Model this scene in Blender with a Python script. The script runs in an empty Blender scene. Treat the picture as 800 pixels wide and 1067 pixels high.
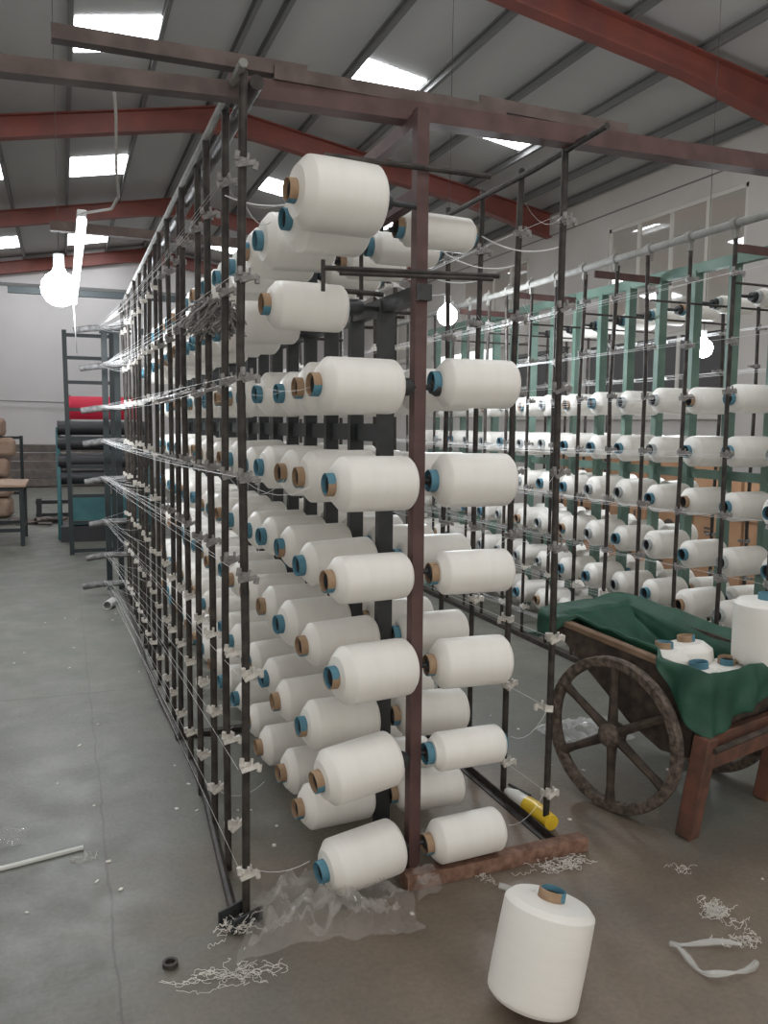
import bpy, math, random
from mathutils import Vector, Matrix
random.seed(7)
C = bpy.context.scene.collection
PI = math.pi
R = math.radians

# ------------------------------------------------------------------ materials
MATS = {}
def mat(name, col, rough=.6, metal=0., var=.0, scale=20., col2=None, bump=0., emit=None, estr=0., spec=.5, sheen=0.):
    m = bpy.data.materials.new(name); m.use_nodes = True
    nt = m.node_tree; b = nt.nodes['Principled BSDF']
    b.inputs['Base Color'].default_value = (*col, 1)
    b.inputs['Roughness'].default_value = rough
    b.inputs['Metallic'].default_value = metal
    b.inputs['Specular IOR Level'].default_value = spec
    if sheen: b.inputs['Sheen Weight'].default_value = sheen
    if emit:
        b.inputs['Emission Color'].default_value = (*emit, 1); b.inputs['Emission Strength'].default_value = estr
    if col2 or bump:
        tc = nt.nodes.new('ShaderNodeTexCoord')
        n = nt.nodes.new('ShaderNodeTexNoise'); n.inputs['Scale'].default_value = scale; n.inputs['Detail'].default_value = 6
        nt.links.new(tc.outputs['Object'], n.inputs['Vector'])
        if col2:
            cr = nt.nodes.new('ShaderNodeValToRGB')
            cr.color_ramp.elements[0].position = .38; cr.color_ramp.elements[1].position = .66
            cr.color_ramp.elements[0].color = (*col, 1); cr.color_ramp.elements[1].color = (*col2, 1)
            nt.links.new(n.outputs['Fac'], cr.inputs['Fac']); nt.links.new(cr.outputs['Color'], b.inputs['Base Color'])
        if bump:
            bp = nt.nodes.new('ShaderNodeBump'); bp.inputs['Strength'].default_value = bump; bp.inputs['Distance'].default_value = .01
            nt.links.new(n.outputs['Fac'], bp.inputs['Height']); nt.links.new(bp.outputs['Normal'], b.inputs['Normal'])
    MATS[name] = m
    return m

def yarn_mat():
    m = mat('yarn_white', (.82, .805, .77), .42, spec=.4, sheen=.15)
    nt = m.node_tree; b = nt.nodes['Principled BSDF']
    tc = nt.nodes.new('ShaderNodeTexCoord')
    w = nt.nodes.new('ShaderNodeTexWave'); w.wave_type = 'BANDS'; w.bands_direction = 'X'
    w.inputs['Scale'].default_value = 60; w.inputs['Distortion'].default_value = 2.5; w.inputs['Detail'].default_value = 2
    nt.links.new(tc.outputs['Object'], w.inputs['Vector'])
    bp = nt.nodes.new('ShaderNodeBump'); bp.inputs['Strength'].default_value = .12; bp.inputs['Distance'].default_value = .001
    nt.links.new(w.outputs['Fac'], bp.inputs['Height']); nt.links.new(bp.outputs['Normal'], b.inputs['Normal'])
    n = nt.nodes.new('ShaderNodeTexNoise'); n.inputs['Scale'].default_value = 9
    mp = nt.nodes.new('ShaderNodeMapping'); mp.inputs['Scale'].default_value = (6, .7, .7)
    nt.links.new(tc.outputs['Object'], mp.inputs['Vector']); nt.links.new(mp.outputs['Vector'], n.inputs['Vector'])
    cr = nt.nodes.new('ShaderNodeValToRGB'); cr.color_ramp.elements[0].color = (.77, .742, .695, 1); cr.color_ramp.elements[1].color = (.83, .805, .76, 1)
    nt.links.new(n.outputs['Fac'], cr.inputs['Fac']); nt.links.new(cr.outputs['Color'], b.inputs['Base Color'])
    return m
YARN = yarn_mat()
TBROWN = mat('cardboard_brown', (.30, .195, .12), .8, col2=(.37, .25, .155), scale=40)
TBLUE = mat('tube_blue', (.075, .205, .275), .6)
TPALE = mat('tube_pale', (.40, .43, .44), .7)
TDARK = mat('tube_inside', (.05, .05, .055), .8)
BLACK = mat('black_steel', (.018, .02, .022), .5, col2=(.035, .036, .038), scale=14)
POLE = mat('pole_steel', (.021, .018, .016), .55, col2=(.055, .045, .039), scale=25, spec=.35)
DRED = mat('oxide_steel', (.065, .029, .027), .6, col2=(.10, .05, .045), scale=12)
RUST = mat('rusty_steel', (.15, .075, .05), .85, col2=(.26, .15, .105), scale=35, bump=.6)
OVERH = mat('overhead_steel', (.075, .054, .049), .75, col2=(.13, .094, .084), scale=12, bump=.2)
GREEN = mat('green_steel', (.09, .16, .13), .55, col2=(.135, .21, .172), scale=8)
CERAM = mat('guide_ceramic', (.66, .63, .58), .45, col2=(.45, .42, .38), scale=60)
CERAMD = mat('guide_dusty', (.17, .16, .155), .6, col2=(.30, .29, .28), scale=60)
CONDUIT = mat('grey_conduit', (.25, .25, .235), .7, col2=(.19, .185, .17), scale=15)
THREAD = mat('thread_white', (.80, .80, .80), .5)
RAFT = mat('red_paint', (.235, .065, .048), .55, col2=(.175, .055, .046), scale=3)
PURL = mat('purlin_grey', (.17, .17, .168), .6)
PLASTER = None
WOODR = mat('red_wood', (.16, .066, .042), .8, col2=(.075, .042, .03), scale=14, bump=.4)
WOODB = mat('brown_wood', (.17, .105, .065), .8, col2=(.25, .17, .115), scale=10)
CARTIRON = mat('cart_iron', (.035, .026, .021), .8, col2=(.085, .062, .048), scale=22, bump=.5)
DUSTIRON = mat('dusty_iron', (.06, .045, .036), .9, col2=(.16, .125, .10), scale=45, bump=.9)
TARP = mat('green_tarp', (.007, .052, .031), .55, col2=(.015, .078, .046), scale=9, bump=.7)
TAPE = mat('yellow_film', (.75, .50, .03), .35)
WFILM = mat('white_film', (.75, .74, .70), .4)
CARTON = mat('carton_board', (.36, .20, .11), .85, col2=(.42, .245, .14), scale=5)
PRINT = mat('carton_print', (.10, .075, .06), .85)
TEAL = mat('teal_paint', (.022, .10, .115), .5, col2=(.04, .14, .15), scale=4)
ROLL = mat('dark_roller', (.02, .02, .024), .45)
BANNER = mat('red_banner', (.62, .02, .06), .6)
LADDER = mat('ladder_paint', (.012, .019, .021), .5)
TABLETOP = mat('table_board', (.38, .25, .18), .7)
KRAFT = mat('kraft_sack', (.30, .20, .145), .85, col2=(.38, .265, .20), scale=7, bump=.5)
TIMBER = mat('old_timber', (.12, .105, .10), .9, col2=(.20, .165, .145), scale=6)
SOCK = mat('white_socket', (.75, .76, .78), .4)
BULB = mat('lit_bulb', (1, 1, 1), .3, emit=(.93, .97, 1), estr=40)
TUBELIT = mat('lit_tube', (1, 1, 1), .3, emit=(.95, .98, 1), estr=3)
SKYL = mat('skylight_panel', (.8, .85, .9), .5, emit=(.94, .97, 1.0), estr=14)
DAYPANE = mat('daylit_pane', (.8, .85, .9), .4, emit=(.95, .98, 1), estr=2.2)
BARG = mat('bar_grey', (.07, .068, .068), .6, col2=(.2, .195, .19), scale=30)
STRAP = mat('white_strap', (.62, .63, .60), .4)
CABLE = mat('grey_cable', (.42, .41, .40), .6)
FIBRE = mat('straw_fibre', (.50, .45, .36), .8)
FRAME = mat('window_frame_paint', (.62, .60, .56), .5)
GREYPIPE = mat('grey_plastic', (.48, .48, .46), .5)

def glass_mat(name, col, rough, alpha):
    m = bpy.data.materials.new(name); m.use_nodes = True; nt = m.node_tree
    b = nt.nodes['Principled BSDF']; b.inputs['Base Color'].default_value = (*col, 1); b.inputs['Roughness'].default_value = rough
    b.inputs['Specular IOR Level'].default_value = .8
    out = nt.nodes['Material Output']; t = nt.nodes.new('ShaderNodeBsdfTransparent'); mx = nt.nodes.new('ShaderNodeMixShader')
    mx.inputs[0].default_value = alpha
    nt.links.new(t.outputs[0], mx.inputs[1]); nt.links.new(b.outputs[0], mx.inputs[2]); nt.links.new(mx.outputs[0], out.inputs['Surface'])
    return m
def film_mat(name, col, rough, a0, a1):
    m = glass_mat(name, col, rough, .2); nt = m.node_tree
    lw = nt.nodes.new('ShaderNodeLayerWeight'); lw.inputs['Blend'].default_value = .35
    mr = nt.nodes.new('ShaderNodeMapRange'); mr.inputs[3].default_value = a0; mr.inputs[4].default_value = a1
    nt.links.new(lw.outputs['Facing'], mr.inputs[0])
    mx = next(n for n in nt.nodes if n.type == 'MIX_SHADER'); nt.links.new(mr.outputs[0], mx.inputs[0])
    tc = nt.nodes.new('ShaderNodeTexCoord'); n = nt.nodes.new('ShaderNodeTexVoronoi'); n.inputs['Scale'].default_value = 22; n.feature = 'SMOOTH_F1'
    nt.links.new(tc.outputs['Object'], n.inputs['Vector'])
    bp = nt.nodes.new('ShaderNodeBump'); bp.inputs['Strength'].default_value = .9; bp.inputs['Distance'].default_value = .02
    nt.links.new(n.outputs['Distance'], bp.inputs['Height']); nt.links.new(bp.outputs['Normal'], nt.nodes['Principled BSDF'].inputs['Normal']); nt.links.new(bp.outputs['Normal'], lw.inputs['Normal'])
    return m
FILM = film_mat('clear_film', (.60, .57, .54), .10, .05, .62)
FILM2 = film_mat('milky_film', (.75, .75, .73), .2, .28, .8)
PANE = mat('daylit_pane', (.8, .85, .9), .4, emit=(.95, .98, 1), estr=2.2)
BARG = mat('bar_grey', (.07, .068, .068), .6, col2=(.2, .195, .19), scale=30)
STRAP = mat('white_strap', (.62, .63, .60), .4)
CABLE = mat('grey_cable', (.42, .41, .40), .6)
FIBRE = mat('straw_fibre', (.50, .45, .36), .8)
FRAME = mat('window_frame_paint', (.62, .60, .56), .5)
GREYPIPE = mat('grey_plastic', (.48, .48, .46), .5)

def glass_mat(name, col, rough, alpha):
    m = bpy.data.materials.new(name); m.use_nodes = True; nt = m.node_tree
    b = nt.nodes['Principled BSDF']; b.inputs['Base Color'].default_value = (*col, 1); b.inputs['Roughness'].default_value = rough
    b.inputs['Specular IOR Level'].default_value = .8
    out = nt.nodes['Material Output']; t = nt.nodes.new('ShaderNodeBsdfTransparent'); mx = nt.nodes.new('ShaderNodeMixShader')
    mx.inputs[0].default_value = alpha
    nt.links.new(t.outputs[0], mx.inputs[1]); nt.links.new(b.outputs[0], mx.inputs[2]); nt.links.new(mx.outputs[0], out.inputs['Surface'])
    return m
FILM = glass_mat('clear_film', (.62, .59, .56), .10, .16)
FILM2 = glass_mat('milky_film', (.75, .75, .73), .25, .4)
PANE = mat('dusty_glass', (.52, .49, .445), .02, spec=1.0)
PANE.node_tree.nodes['Principled BSDF'].inputs['IOR'].default_value = 2.3
PANED = mat('dark_glass', (.10, .098, .10), .25)

def noise_floor():
    m = bpy.data.materials.new('painted_concrete'); m.use_nodes = True; nt = m.node_tree; b = nt.nodes['Principled BSDF']
    tc = nt.nodes.new('ShaderNodeTexCoord')
    def noise(sc, det=6, rough=.6, dist=0):
        n = nt.nodes.new('ShaderNodeTexNoise'); n.inputs['Scale'].default_value = sc; n.inputs['Detail'].default_value = det
        n.inputs['Roughness'].default_value = rough; n.inputs['Distortion'].default_value = dist
        nt.links.new(tc.outputs['Object'], n.inputs['Vector']); return n
    def ramp(src, p0, c0, p1, c1):
        r = nt.nodes.new('ShaderNodeValToRGB'); r.color_ramp.elements[0].position = p0; r.color_ramp.elements[1].position = p1
        r.color_ramp.elements[0].color = (*c0, 1); r.color_ramp.elements[1].color = (*c1, 1)
        nt.links.new(src, r.inputs['Fac']); return r
    def mix(fac, a, bb, mode='MIX'):
        x = nt.nodes.new('ShaderNodeMix'); x.data_type = 'RGBA'; x.blend_type = mode
        if hasattr(fac, 'is_output'): nt.links.new(fac, x.inputs[0])
        else: x.inputs[0].default_value = fac
        nt.links.new(a, x.inputs[6]); nt.links.new(bb, x.inputs[7]); return x
    def math_(op, a, b_=None):
        x = nt.nodes.new('ShaderNodeMath'); x.operation = op
        for i, v in enumerate((a, b_)):
            if v is None: continue
            if hasattr(v, 'is_output'): nt.links.new(v, x.inputs[i])
            else: x.inputs[i].default_value = v
        return x.outputs[0]
    sep = nt.nodes.new('ShaderNodeSeparateXYZ'); nt.links.new(tc.outputs['Object'], sep.inputs[0])
    X, Y = sep.outputs[0], sep.outputs[1]
    green = ramp(noise(3.0).outputs['Fac'], .3, (.112, .112, .094), .72, (.150, .146, .123))
    brown = ramp(noise(4.5, 8).outputs['Fac'], .3, (.155, .119, .088), .72, (.222, .172, .129))
    n1 = noise(1.1, 5, .55, .6)
    # the worn brown traffic patch lies round the front of the racks and the cart
    dx = math_('MULTIPLY', math_('SUBTRACT', X, 1.25), .72); dy = math_('MULTIPLY', math_('SUBTRACT', Y, 1.75), .62)
    dist = math_('SQRT', math_('ADD', math_('MULTIPLY', dx, dx), math_('MULTIPLY', dy, dy)))
    f = math_('ADD', math_('SUBTRACT', 1.22, dist), math_('MULTIPLY', math_('SUBTRACT', n1.outputs['Fac'], .5), 1.7))
    fr = ramp(f, .25, (0, 0, 0), .85, (1, 1, 1))
    base = mix(fr.outputs[0], green.outputs[0], brown.outputs[0])
    pat = ramp(noise(2.3, 4, .5, .3).outputs['Fac'], .55, (0, 0, 0), .75, (.5, .5, .5))
    teal = nt.nodes.new('ShaderNodeRGB'); teal.outputs[0].default_value = (.078, .090, .077, 1)
    base = mix(pat.outputs[0], base.outputs[2], teal.outputs[0])
    fine = ramp(noise(60, 4).outputs['Fac'], .3, (.82, .82, .82), .7, (1.08, 1.08, 1.08))
    base = mix(1., base.outputs[2], fine.outputs[0], 'MULTIPLY')
    wob = math_('MULTIPLY', math_('SUBTRACT', noise(3.5, 5).outputs['Fac'], .5), .05)
    j1 = math_('LESS_THAN', math_('ABSOLUTE', math_('SUBTRACT', math_('ADD', X, wob), .095)), .0035)
    j2 = math_('LESS_THAN', math_('ABSOLUTE', math_('SUBTRACT', math_('ADD', Y, wob), 4.5)), .008)
    j3 = math_('LESS_THAN', math_('ABSOLUTE', math_('SUBTRACT', math_('ADD', X, wob), -3.4)), .005)
    j = math_('MAXIMUM', math_('MAXIMUM', j1, j2), j3)
    dark = nt.nodes.new('ShaderNodeRGB'); dark.outputs[0].default_value = (.085, .078, .066, 1)
    base = mix(math_('MULTIPLY', j, .75), base.outputs[2], dark.outputs[0])
    nt.links.new(base.outputs[2], b.inputs['Base Color'])
    rr = ramp(noise(5, 6).outputs['Fac'], .3, (.42, .42, .42), .7, (.62, .62, .62)); nt.links.new(rr.outputs[0], b.inputs['Roughness'])
    bp = nt.nodes.new('ShaderNodeBump'); bp.inputs['Strength'].default_value = .12; bp.inputs['Distance'].default_value = .01
    nt.links.new(noise(25, 8).outputs['Fac'], bp.inputs['Height']); nt.links.new(bp.outputs['Normal'], b.inputs['Normal'])
    return m
FLOORM = noise_floor()
WALLM = mat('wall_plaster', (.52, .495, .47), .85, col2=(.58, .555, .53), scale=1.2, bump=.05)
WALLB = mat('back_wall_paint', (.55, .53, .53), .85, col2=(.60, .575, .575), scale=.8)
def roof_mat():
    m = mat('roof_sheet', (.30, .305, .30), .6)
    nt = m.node_tree; b = nt.nodes['Principled BSDF']
    tc = nt.nodes.new('ShaderNodeTexCoord'); n = nt.nodes.new('ShaderNodeTexNoise'); n.inputs['Scale'].default_value = .9; n.inputs['Detail'].default_value = 4
    mp = nt.nodes.new('ShaderNodeMapping'); mp.inputs['Scale'].default_value = (1, .5, 1)
    nt.links.new(tc.outputs['Object'], mp.inputs[0]); nt.links.new(mp.outputs[0], n.inputs['Vector'])
    cr = nt.nodes.new('ShaderNodeValToRGB'); cr.color_ramp.elements[0].color = (.44, .435, .425, 1); cr.color_ramp.elements[1].color = (.54, .535, .52, 1)
    nt.links.new(n.outputs['Fac'], cr.inputs[0])
    w = nt.nodes.new('ShaderNodeTexWave'); w.bands_direction = 'Y'; w.inputs['Scale'].default_value = .33; w.inputs['Distortion'].default_value = .4
    nt.links.new(tc.outputs['Object'], w.inputs['Vector'])
    bp = nt.nodes.new('ShaderNodeBump'); bp.inputs['Strength'].default_value = .2; bp.inputs['Distance'].default_value = .03
    nt.links.new(w.outputs['Fac'], bp.inputs['Height']); nt.links.new(bp.outputs['Normal'], b.inputs['Normal'])
    nt.links.new(cr.outputs[0], b.inputs['Base Color'])
    return m
ROOFM = roof_mat()

# ------------------------------------------------------------------ mesh builder
class MB:
    def __init__(s): s.v = []; s.f = []; s.m = []; s.mi = 0
    def face(s, idx): s.f.append(idx); s.m.append(s.mi)
    def box(s, c, size, rot=None):
        c = Vector(c); h = Vector(size) / 2; o = len(s.v)
        for z in (-1, 1):
            for y in (-1, 1):
                for x in (-1, 1):
                    p = Vector((x * h.x, y * h.y, z * h.z))
                    if rot: p = rot @ p
                    s.v.append(c + p)
        for q in ((0, 2, 3, 1), (4, 5, 7, 6), (0, 1, 5, 4), (2, 6, 7, 3), (0, 4, 6, 2), (1, 3, 7, 5)): s.face([o + i for i in q])
        return s
    def span(s, a, b): # box by two corners
        a = Vector(a); b = Vector(b); return s.box((a + b) / 2, [abs(t) for t in (b - a)])
    def tube(s, pts, r, n=8, cap=True):
        pts = [Vector(p) for p in pts]; rs = r if isinstance(r, (list, tuple)) else [r] * len(pts)
        o = len(s.v); N = None
        for i, p in enumerate(pts):
            t = (pts[min(i + 1, len(pts) - 1)] - pts[max(i - 1, 0)])
            if t.length < 1e-9: t = Vector((0, 0, 1))
            t.normalize()
            if N is None:
                a = Vector((0, 0, 1)) if abs(t.z) < .9 else Vector((1, 0, 0)); N = (a - t * a.dot(t)).normalized()
            else:
                N = N - t * N.dot(t)
                N = N.normalized() if N.length > 1e-6 else t.orthogonal().normalized()
            B = t.cross(N)
            for k in range(n):
                a = 2 * PI * k / n; s.v.append(p + rs[i] * (math.cos(a) * N + math.sin(a) * B))
        for i in range(len(pts) - 1):
            for k in range(n):
                a = o + i * n + k; b = o + i * n + (k + 1) % n; s.face([a, b, b + n, a + n])
        if cap:
            s.face([o + k for k in range(n)][::-1]); e = o + (len(pts) - 1) * n; s.face([e + k for k in range(n)])
        return s
    def lathe(s, prof, n=28, close=False, M=None, colour=None):
        o = len(s.v); k = len(prof)
        for x, r in prof:
            for j in range(n):
                a = 2 * PI * j / n; p = Vector((x, r * math.cos(a), r * math.sin(a)))
                s.v.append(M @ p if M else p)
        for i in range(k if close else k - 1):
            i2 = (i + 1) % k
            for j in range(n):
                j2 = (j + 1) % n
                if colour: s.mi = colour(i, j)
                s.face([o + i * n + j, o + i2 * n + j, o + i2 * n + j2, o + i * n + j2])
        return s
    def prism(s, poly, d, M=None):  # poly in local xy, extruded d along local z
        o = len(s.v); n = len(poly)
        for z in (0, d):
            for x, y in poly:
                p = Vector((x, y, z)); s.v.append(M @ p if M else p)
        s.face([o + i for i in range(n)][::-1]); s.face([o + n + i for i in range(n)])
        for i in range(n):
            j = (i + 1) % n; s.face([o + i, o + j, o + n + j, o + n + i])
        return s
    def grid(s, fn, nu, nv):
        o = len(s.v)
        for i in range(nu + 1):
            for j in range(nv + 1): s.v.append(Vector(fn(i / nu, j / nv)))
        for i in range(nu):
            for j in range(nv):
                a = o + i * (nv + 1) + j; s.face([a, a + nv + 1, a + nv + 2, a + 1])
        return s
    def mesh(s, name, mats, smooth=None):
        me = bpy.data.meshes.new(name); me.from_pydata([tuple(v) for v in s.v], [], s.f)
        for m in (mats if isinstance(mats, (list, tuple)) else [mats]): me.materials.append(m)
        me.polygons.foreach_set('material_index', s.m)
        if smooth is not None:
            me.polygons.foreach_set('use_smooth', [True] * len(s.f)); me.set_sharp_from_angle(angle=R(smooth))
        me.update(); return me
    def obj(s, name, mats, parent=None, smooth=40, bevel=0):
        return link(name, s.mesh(name, mats, smooth), parent, bevel)
def link(name, me, parent=None, bevel=0):
    o = bpy.data.objects.new(name, me); C.objects.link(o)
    if parent: o.parent = parent
    if bevel:
        b = o.modifiers.new('bevel', 'BEVEL'); b.width = bevel; b.segments = 2; b.limit_method = 'ANGLE'
    return o
def tag(o, label, cat, group=None, kind=None):
    o['label'] = label; o['category'] = cat
    if group: o['group'] = group
    if kind: o['kind'] = kind
    return o
def thing(name, label, cat, loc=(0, 0, 0), rz=0, group=None):
    o = bpy.data.objects.new(name, None); o.empty_display_size = .05; C.objects.link(o)
    o.location = loc; o.rotation_euler = (0, 0, rz); return tag(o, label, cat, group)
def struct(o): o['kind'] = 'structure'; return o
def chan(w, d, t): # C-channel profile, open towards +y
    return [(-w/2, -d/2), (w/2, -d/2), (w/2, d/2), (w/2 - t, d/2), (w/2 - t, -d/2 + t), (-w/2 + t, -d/2 + t), (-w/2 + t, d/2), (-w/2, d/2)]
def angle(w, d, t): return [(0, 0), (w, 0), (w, t), (t, t), (t, d), (0, d)]
def along(a, b, up=(0, 0, 1)): # matrix: local z from a to b, local y ~ up
    a = Vector(a); b = Vector(b); z = (b - a).normalized(); u = Vector(up)
    x = u.cross(z); x = x.normalized() if x.length > 1e-5 else Vector((1, 0, 0)); y = z.cross(x)
    M = Matrix((x, y, z)).transposed().to_4x4(); M.translation = a; return M, (b - a).length
def bar(mb, poly, a, b, up=(0, 0, 1)):
    M, L = along(a, b, up); return mb.prism(poly, L, M)
def rect(w, h): return [(-w/2, -h/2), (w/2, -h/2), (w/2, h/2), (-w/2, h/2)]

# ------------------------------------------------------------------ setting
RX, RZ, SL = 2.1, 5.75, .175
XW, YB, XL = 7.4, 22., -12.
def zr(x): return RZ - SL * abs(x - RX)
struct(MB().span((XL, -4, -.12), (XW + .2, YB + .2, 0)).obj('floor', FLOORM))
mb = MB()
mb.prism([(XL, zr(XL)), (RX, RZ), (XW + .3, zr(XW + .3)), (XW + .3, zr(XW + .3) + .06), (RX, RZ + .06), (XL, zr(XL) + .06)], 26, Matrix.Translation((0, YB + .2, 0)) @ Matrix.Rotation(PI/2, 4, 'X'))
struct(mb.obj('ceiling', ROOFM))
n = 0
for x in (-6.1, -5.2, -4.3, -3.4, -2.5, -1.6, -.7, .21, 1.12, 2.0, 2.3, 3.28, 4.15, 5.03, 5.9, 6.76, 7.3):
    n += 1; mb = MB()
    bar(mb, [(0, 0), (.05, 0), (.05, .015), (.012, .015), (.012, .095), (.05, .095), (.05, .11), (0, .11)], (x, -3.6, zr(x) - .112), (x, YB, zr(x) - .112))
    struct(mb.obj('trim_%d' % n, PURL))
for y in (6.9, 11.9, 16.9, 21.9):
    for sgn in (-1, 1):
        n += 1; mb = MB(); xe = XW - .1 if sgn > 0 else -9.
        dd = .24
        xs = [RX, RX + sgn * .5, (xe - sgn * 1.6), xe]; ds = [.32, .27, .25, .36]
        for yy, w in ((y, .012),):
            top = [(x, zr(x) - .115) for x in xs]; bot = [(x, zr(x) - .115 - d) for x, d in zip(xs, ds)]
            poly = top + bot[::-1]
            mb.prism(poly, .014, Matrix.Translation((0, y + .007, 0)) @ Matrix.Rotation(PI/2, 4, 'X'))
            for a in (top, bot):
                for p, q in zip(a[:-1], a[1:]): bar(mb, rect(.16, .016), (p[0], y, p[1]), (q[0], y, q[1]))
        struct(mb.obj('trim_%d' % n, RAFT))
# skylight sheets let into the roof
SK = [((.23, 1.08), (9.38, 10.25)), ((.23, 1.08), (14.25, 15.3)), ((.23, 1.08), (19.95, 21.1)), ((-1.6, -.78), (19.7, 20.8)), ((-1.6, -.78), (14.3, 15.2)), ((-1.6, -.78), (9.3, 10.2)),
      ((3.36, 4.08), (9.45, 10.1)), ((5.1, 5.84), (10.0, 10.35)), ((3.36, 4.08), (14.45, 15.2)), ((3.36, 4.08), (19.6, 20.6)), ((5.1, 5.84), (14.8, 15.4)),
      ((.23, 1.08), (4.2, 5.2)), ((3.36, 4.08), (4.2, 5.2)), ((5.1, 5.84), (4.2, 5.0)), ((-1.6, -.78), (4.2, 5.2)), ((3.36, 4.08), (.0, 1.0)), ((.23, 1.08), (.0, 1.0)), ((-3.4, -2.6), (4.2, 5.2)), ((-3.4, -2.6), (9.4, 10.3)), ((-3.4, -2.6), (14.3, 15.2))]
wn = 0
for (x0, x1), (y0, y1) in SK:
    wn += 1; mb = MB()
    mb.prism([(x0, zr(x0) - .012), (x1, zr(x1) - .012), (x1, zr(x1) - .004), (x0, zr(x0) - .004)], y1 - y0, Matrix.Translation((0, y1, 0)) @ Matrix.Rotation(PI/2, 4, 'X'))
    struct(mb.obj('window_%d' % wn, SKYL))
# right-hand wall with windows
HOLES = [(7.81, 10.45, 2.85, 4.2), (12.7, 15.18, 2.85, 4.2), (17.4, 19.9, 2.85, 4.2), (7.9, 10.9, 1.55, 2.62), (11.4, 13.2, 1.55, 2.62), (13.6, 16.6, 2.0, 2.85)]
mb = MB()
ys = sorted({-4., YB} | {h[0] for h in HOLES} | {h[1] for h in HOLES}); zs = sorted({0., zr(XW)} | {h[2] for h in HOLES} | {h[3] for h in HOLES})
for a, b in zip(ys[:-1], ys[1:]):
    for c, d in zip(zs[:-1], zs[1:]):
        if not any(h[0] <= a and b <= h[1] and h[2] <= c and d <= h[3] for h in HOLES): mb.span((XW, a, c), (XW + .2, b, d))
struct(mb.obj('wall_right', WALLM))
n += 1; struct(MB().span((XW - .012, -4, 4.42), (XW, YB, 4.435)).obj('trim_%d' % n, PURL))
for i, (y0, y1, z0, z1) in enumerate(HOLES):
    wn += 1; root = bpy.data.objects.new('window_%d' % wn, None); C.objects.link(root); struct(root); root.location = (XW, (y0 + y1) / 2, z0)
    oy, oz = (y1 - y0) / 2, z1 - z0; mb = MB(); w = .05
    for a, b in (((-oy, 0), (oy, w)), ((-oy, oz - w), (oy, oz)), ((-oy, 0), (-oy + w, oz)), ((oy - w, 0), (oy, oz))): mb.span((.01, a[0], a[1]), (.06, b[0], b[1]))
    k = 4 if i < 3 else 3
    for q in range(1, k):
        yy = -oy + 2 * oy * q / k; mb.span((.012, yy - .03, 0), (.058, yy + .03, oz))
    struct(mb.obj('window_frame', FRAME if i != 4 else PURL, root))
    for q in range(k):
        struct(MB().span((.03, -oy + 2 * oy * q / k, 0), (.036, -oy + 2 * oy * (q + 1) / k, oz)).obj('pane', PANE if i < 3 else (DAYPANE if i == 5 else PANED), root))
    struct(MB().span((-.05, -oy - .06, -.05), (.06, oy + .06, 0)).obj('window_sill', FRAME, root))
mb = MB(); mb.prism([(XL, 0), (XW + .2, 0), (XW + .2, zr(XW + .2)), (RX, RZ), (XL, zr(XL))], .2, Matrix.Translation((0, YB + .2, 0)) @ Matrix.Rotation(PI/2, 4, 'X'))
struct(mb.obj('wall_back', WALLB))
n += 1; struct(MB().span((-9, YB - .03, 4.55), (XW, YB, 4.62)).obj('trim_%d' % n, PURL))

# ------------------------------------------------------------------ bobbins
YMS = {}
def yarn_mesh(r):
    r = round(r, 3)
    if r not in YMS:
        L = .118; c = min(.03, r * .32) if r < .1 else .014; f = .0335
        p = [(-L - .004, f), (-L - .003, .042), (-L, r - c), (-L + c * .85, r - .0022), (-L + c * .95, r - .0008), (-L + c * 1.25, r), (-.03, r * 1.006), (.03, r * 1.006), (L - .024, r), (L - .013, r - .0008), (L - .010, r - .002), (L, r - .012), (L + .003, .042), (L + .004, f)]
        YMS[r] = MB().lathe(p, 40).mesh('yarn_package', YARN, 30)
    return YMS[r]
def tube_mesh(kind):
    ro, ri = .033, .0285
    xs = [-.144, -.138, -.132, -.125, -.116, 0, .116, .124, .130]
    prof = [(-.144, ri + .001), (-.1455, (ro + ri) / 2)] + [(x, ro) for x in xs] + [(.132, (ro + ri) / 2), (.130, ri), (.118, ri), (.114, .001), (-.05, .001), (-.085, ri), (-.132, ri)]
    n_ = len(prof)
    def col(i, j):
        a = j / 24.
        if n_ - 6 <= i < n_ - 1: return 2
        if kind == 'pale': return 3
        if i == n_ - 1: return 0 if kind == 'brown' else 1
        if kind == 'blue': return 1
        x = prof[i][0]
        if kind == 'brown': return 1 if .58 < a < .80 and x < -.12 else (1 if x > .11 and a > .5 else 0)
        return 1 if ((a + x * 1.2 + .15) % 1.) < .5 else 0
    mb = MB(); mb.lathe(prof, 24, True, colour=col)
    return mb.mesh('cardboard_tube', [TBROWN, TBLUE, TDARK, TPALE], 50)
TM = {k: tube_mesh(k) for k in ('brown', 'blue', 'two-tone', 'pale')}
ORD = 'first second third fourth fifth sixth seventh eighth ninth tenth eleventh twelfth thirteenth fourteenth fifteenth sixteenth seventeenth'.split()
def bobbin(loc, r, core, label, group, droop=0., yaw=0., rot=None):
    e = thing('yarn_bobbin', label, 'yarn bobbin', loc, 0, group)
    if rot is not None: e.rotation_euler = rot
    else: e.rotation_euler = (0, droop, yaw)
    link('yarn_package', yarn_mesh(r), e)
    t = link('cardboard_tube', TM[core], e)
    t.rotation_euler = (random.uniform(-.5, .5), 0, 0)
    return e
PITCH = .293
class Creel: pass
def core_pick(): return random.choice(('brown', 'brown', 'blue', 'blue', 'two-tone'))
A_Y0, A_X = 2.26, .975
A_Z = [2.015, 1.765, 1.508, 1.235, .965, .695, .42, .15]
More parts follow.
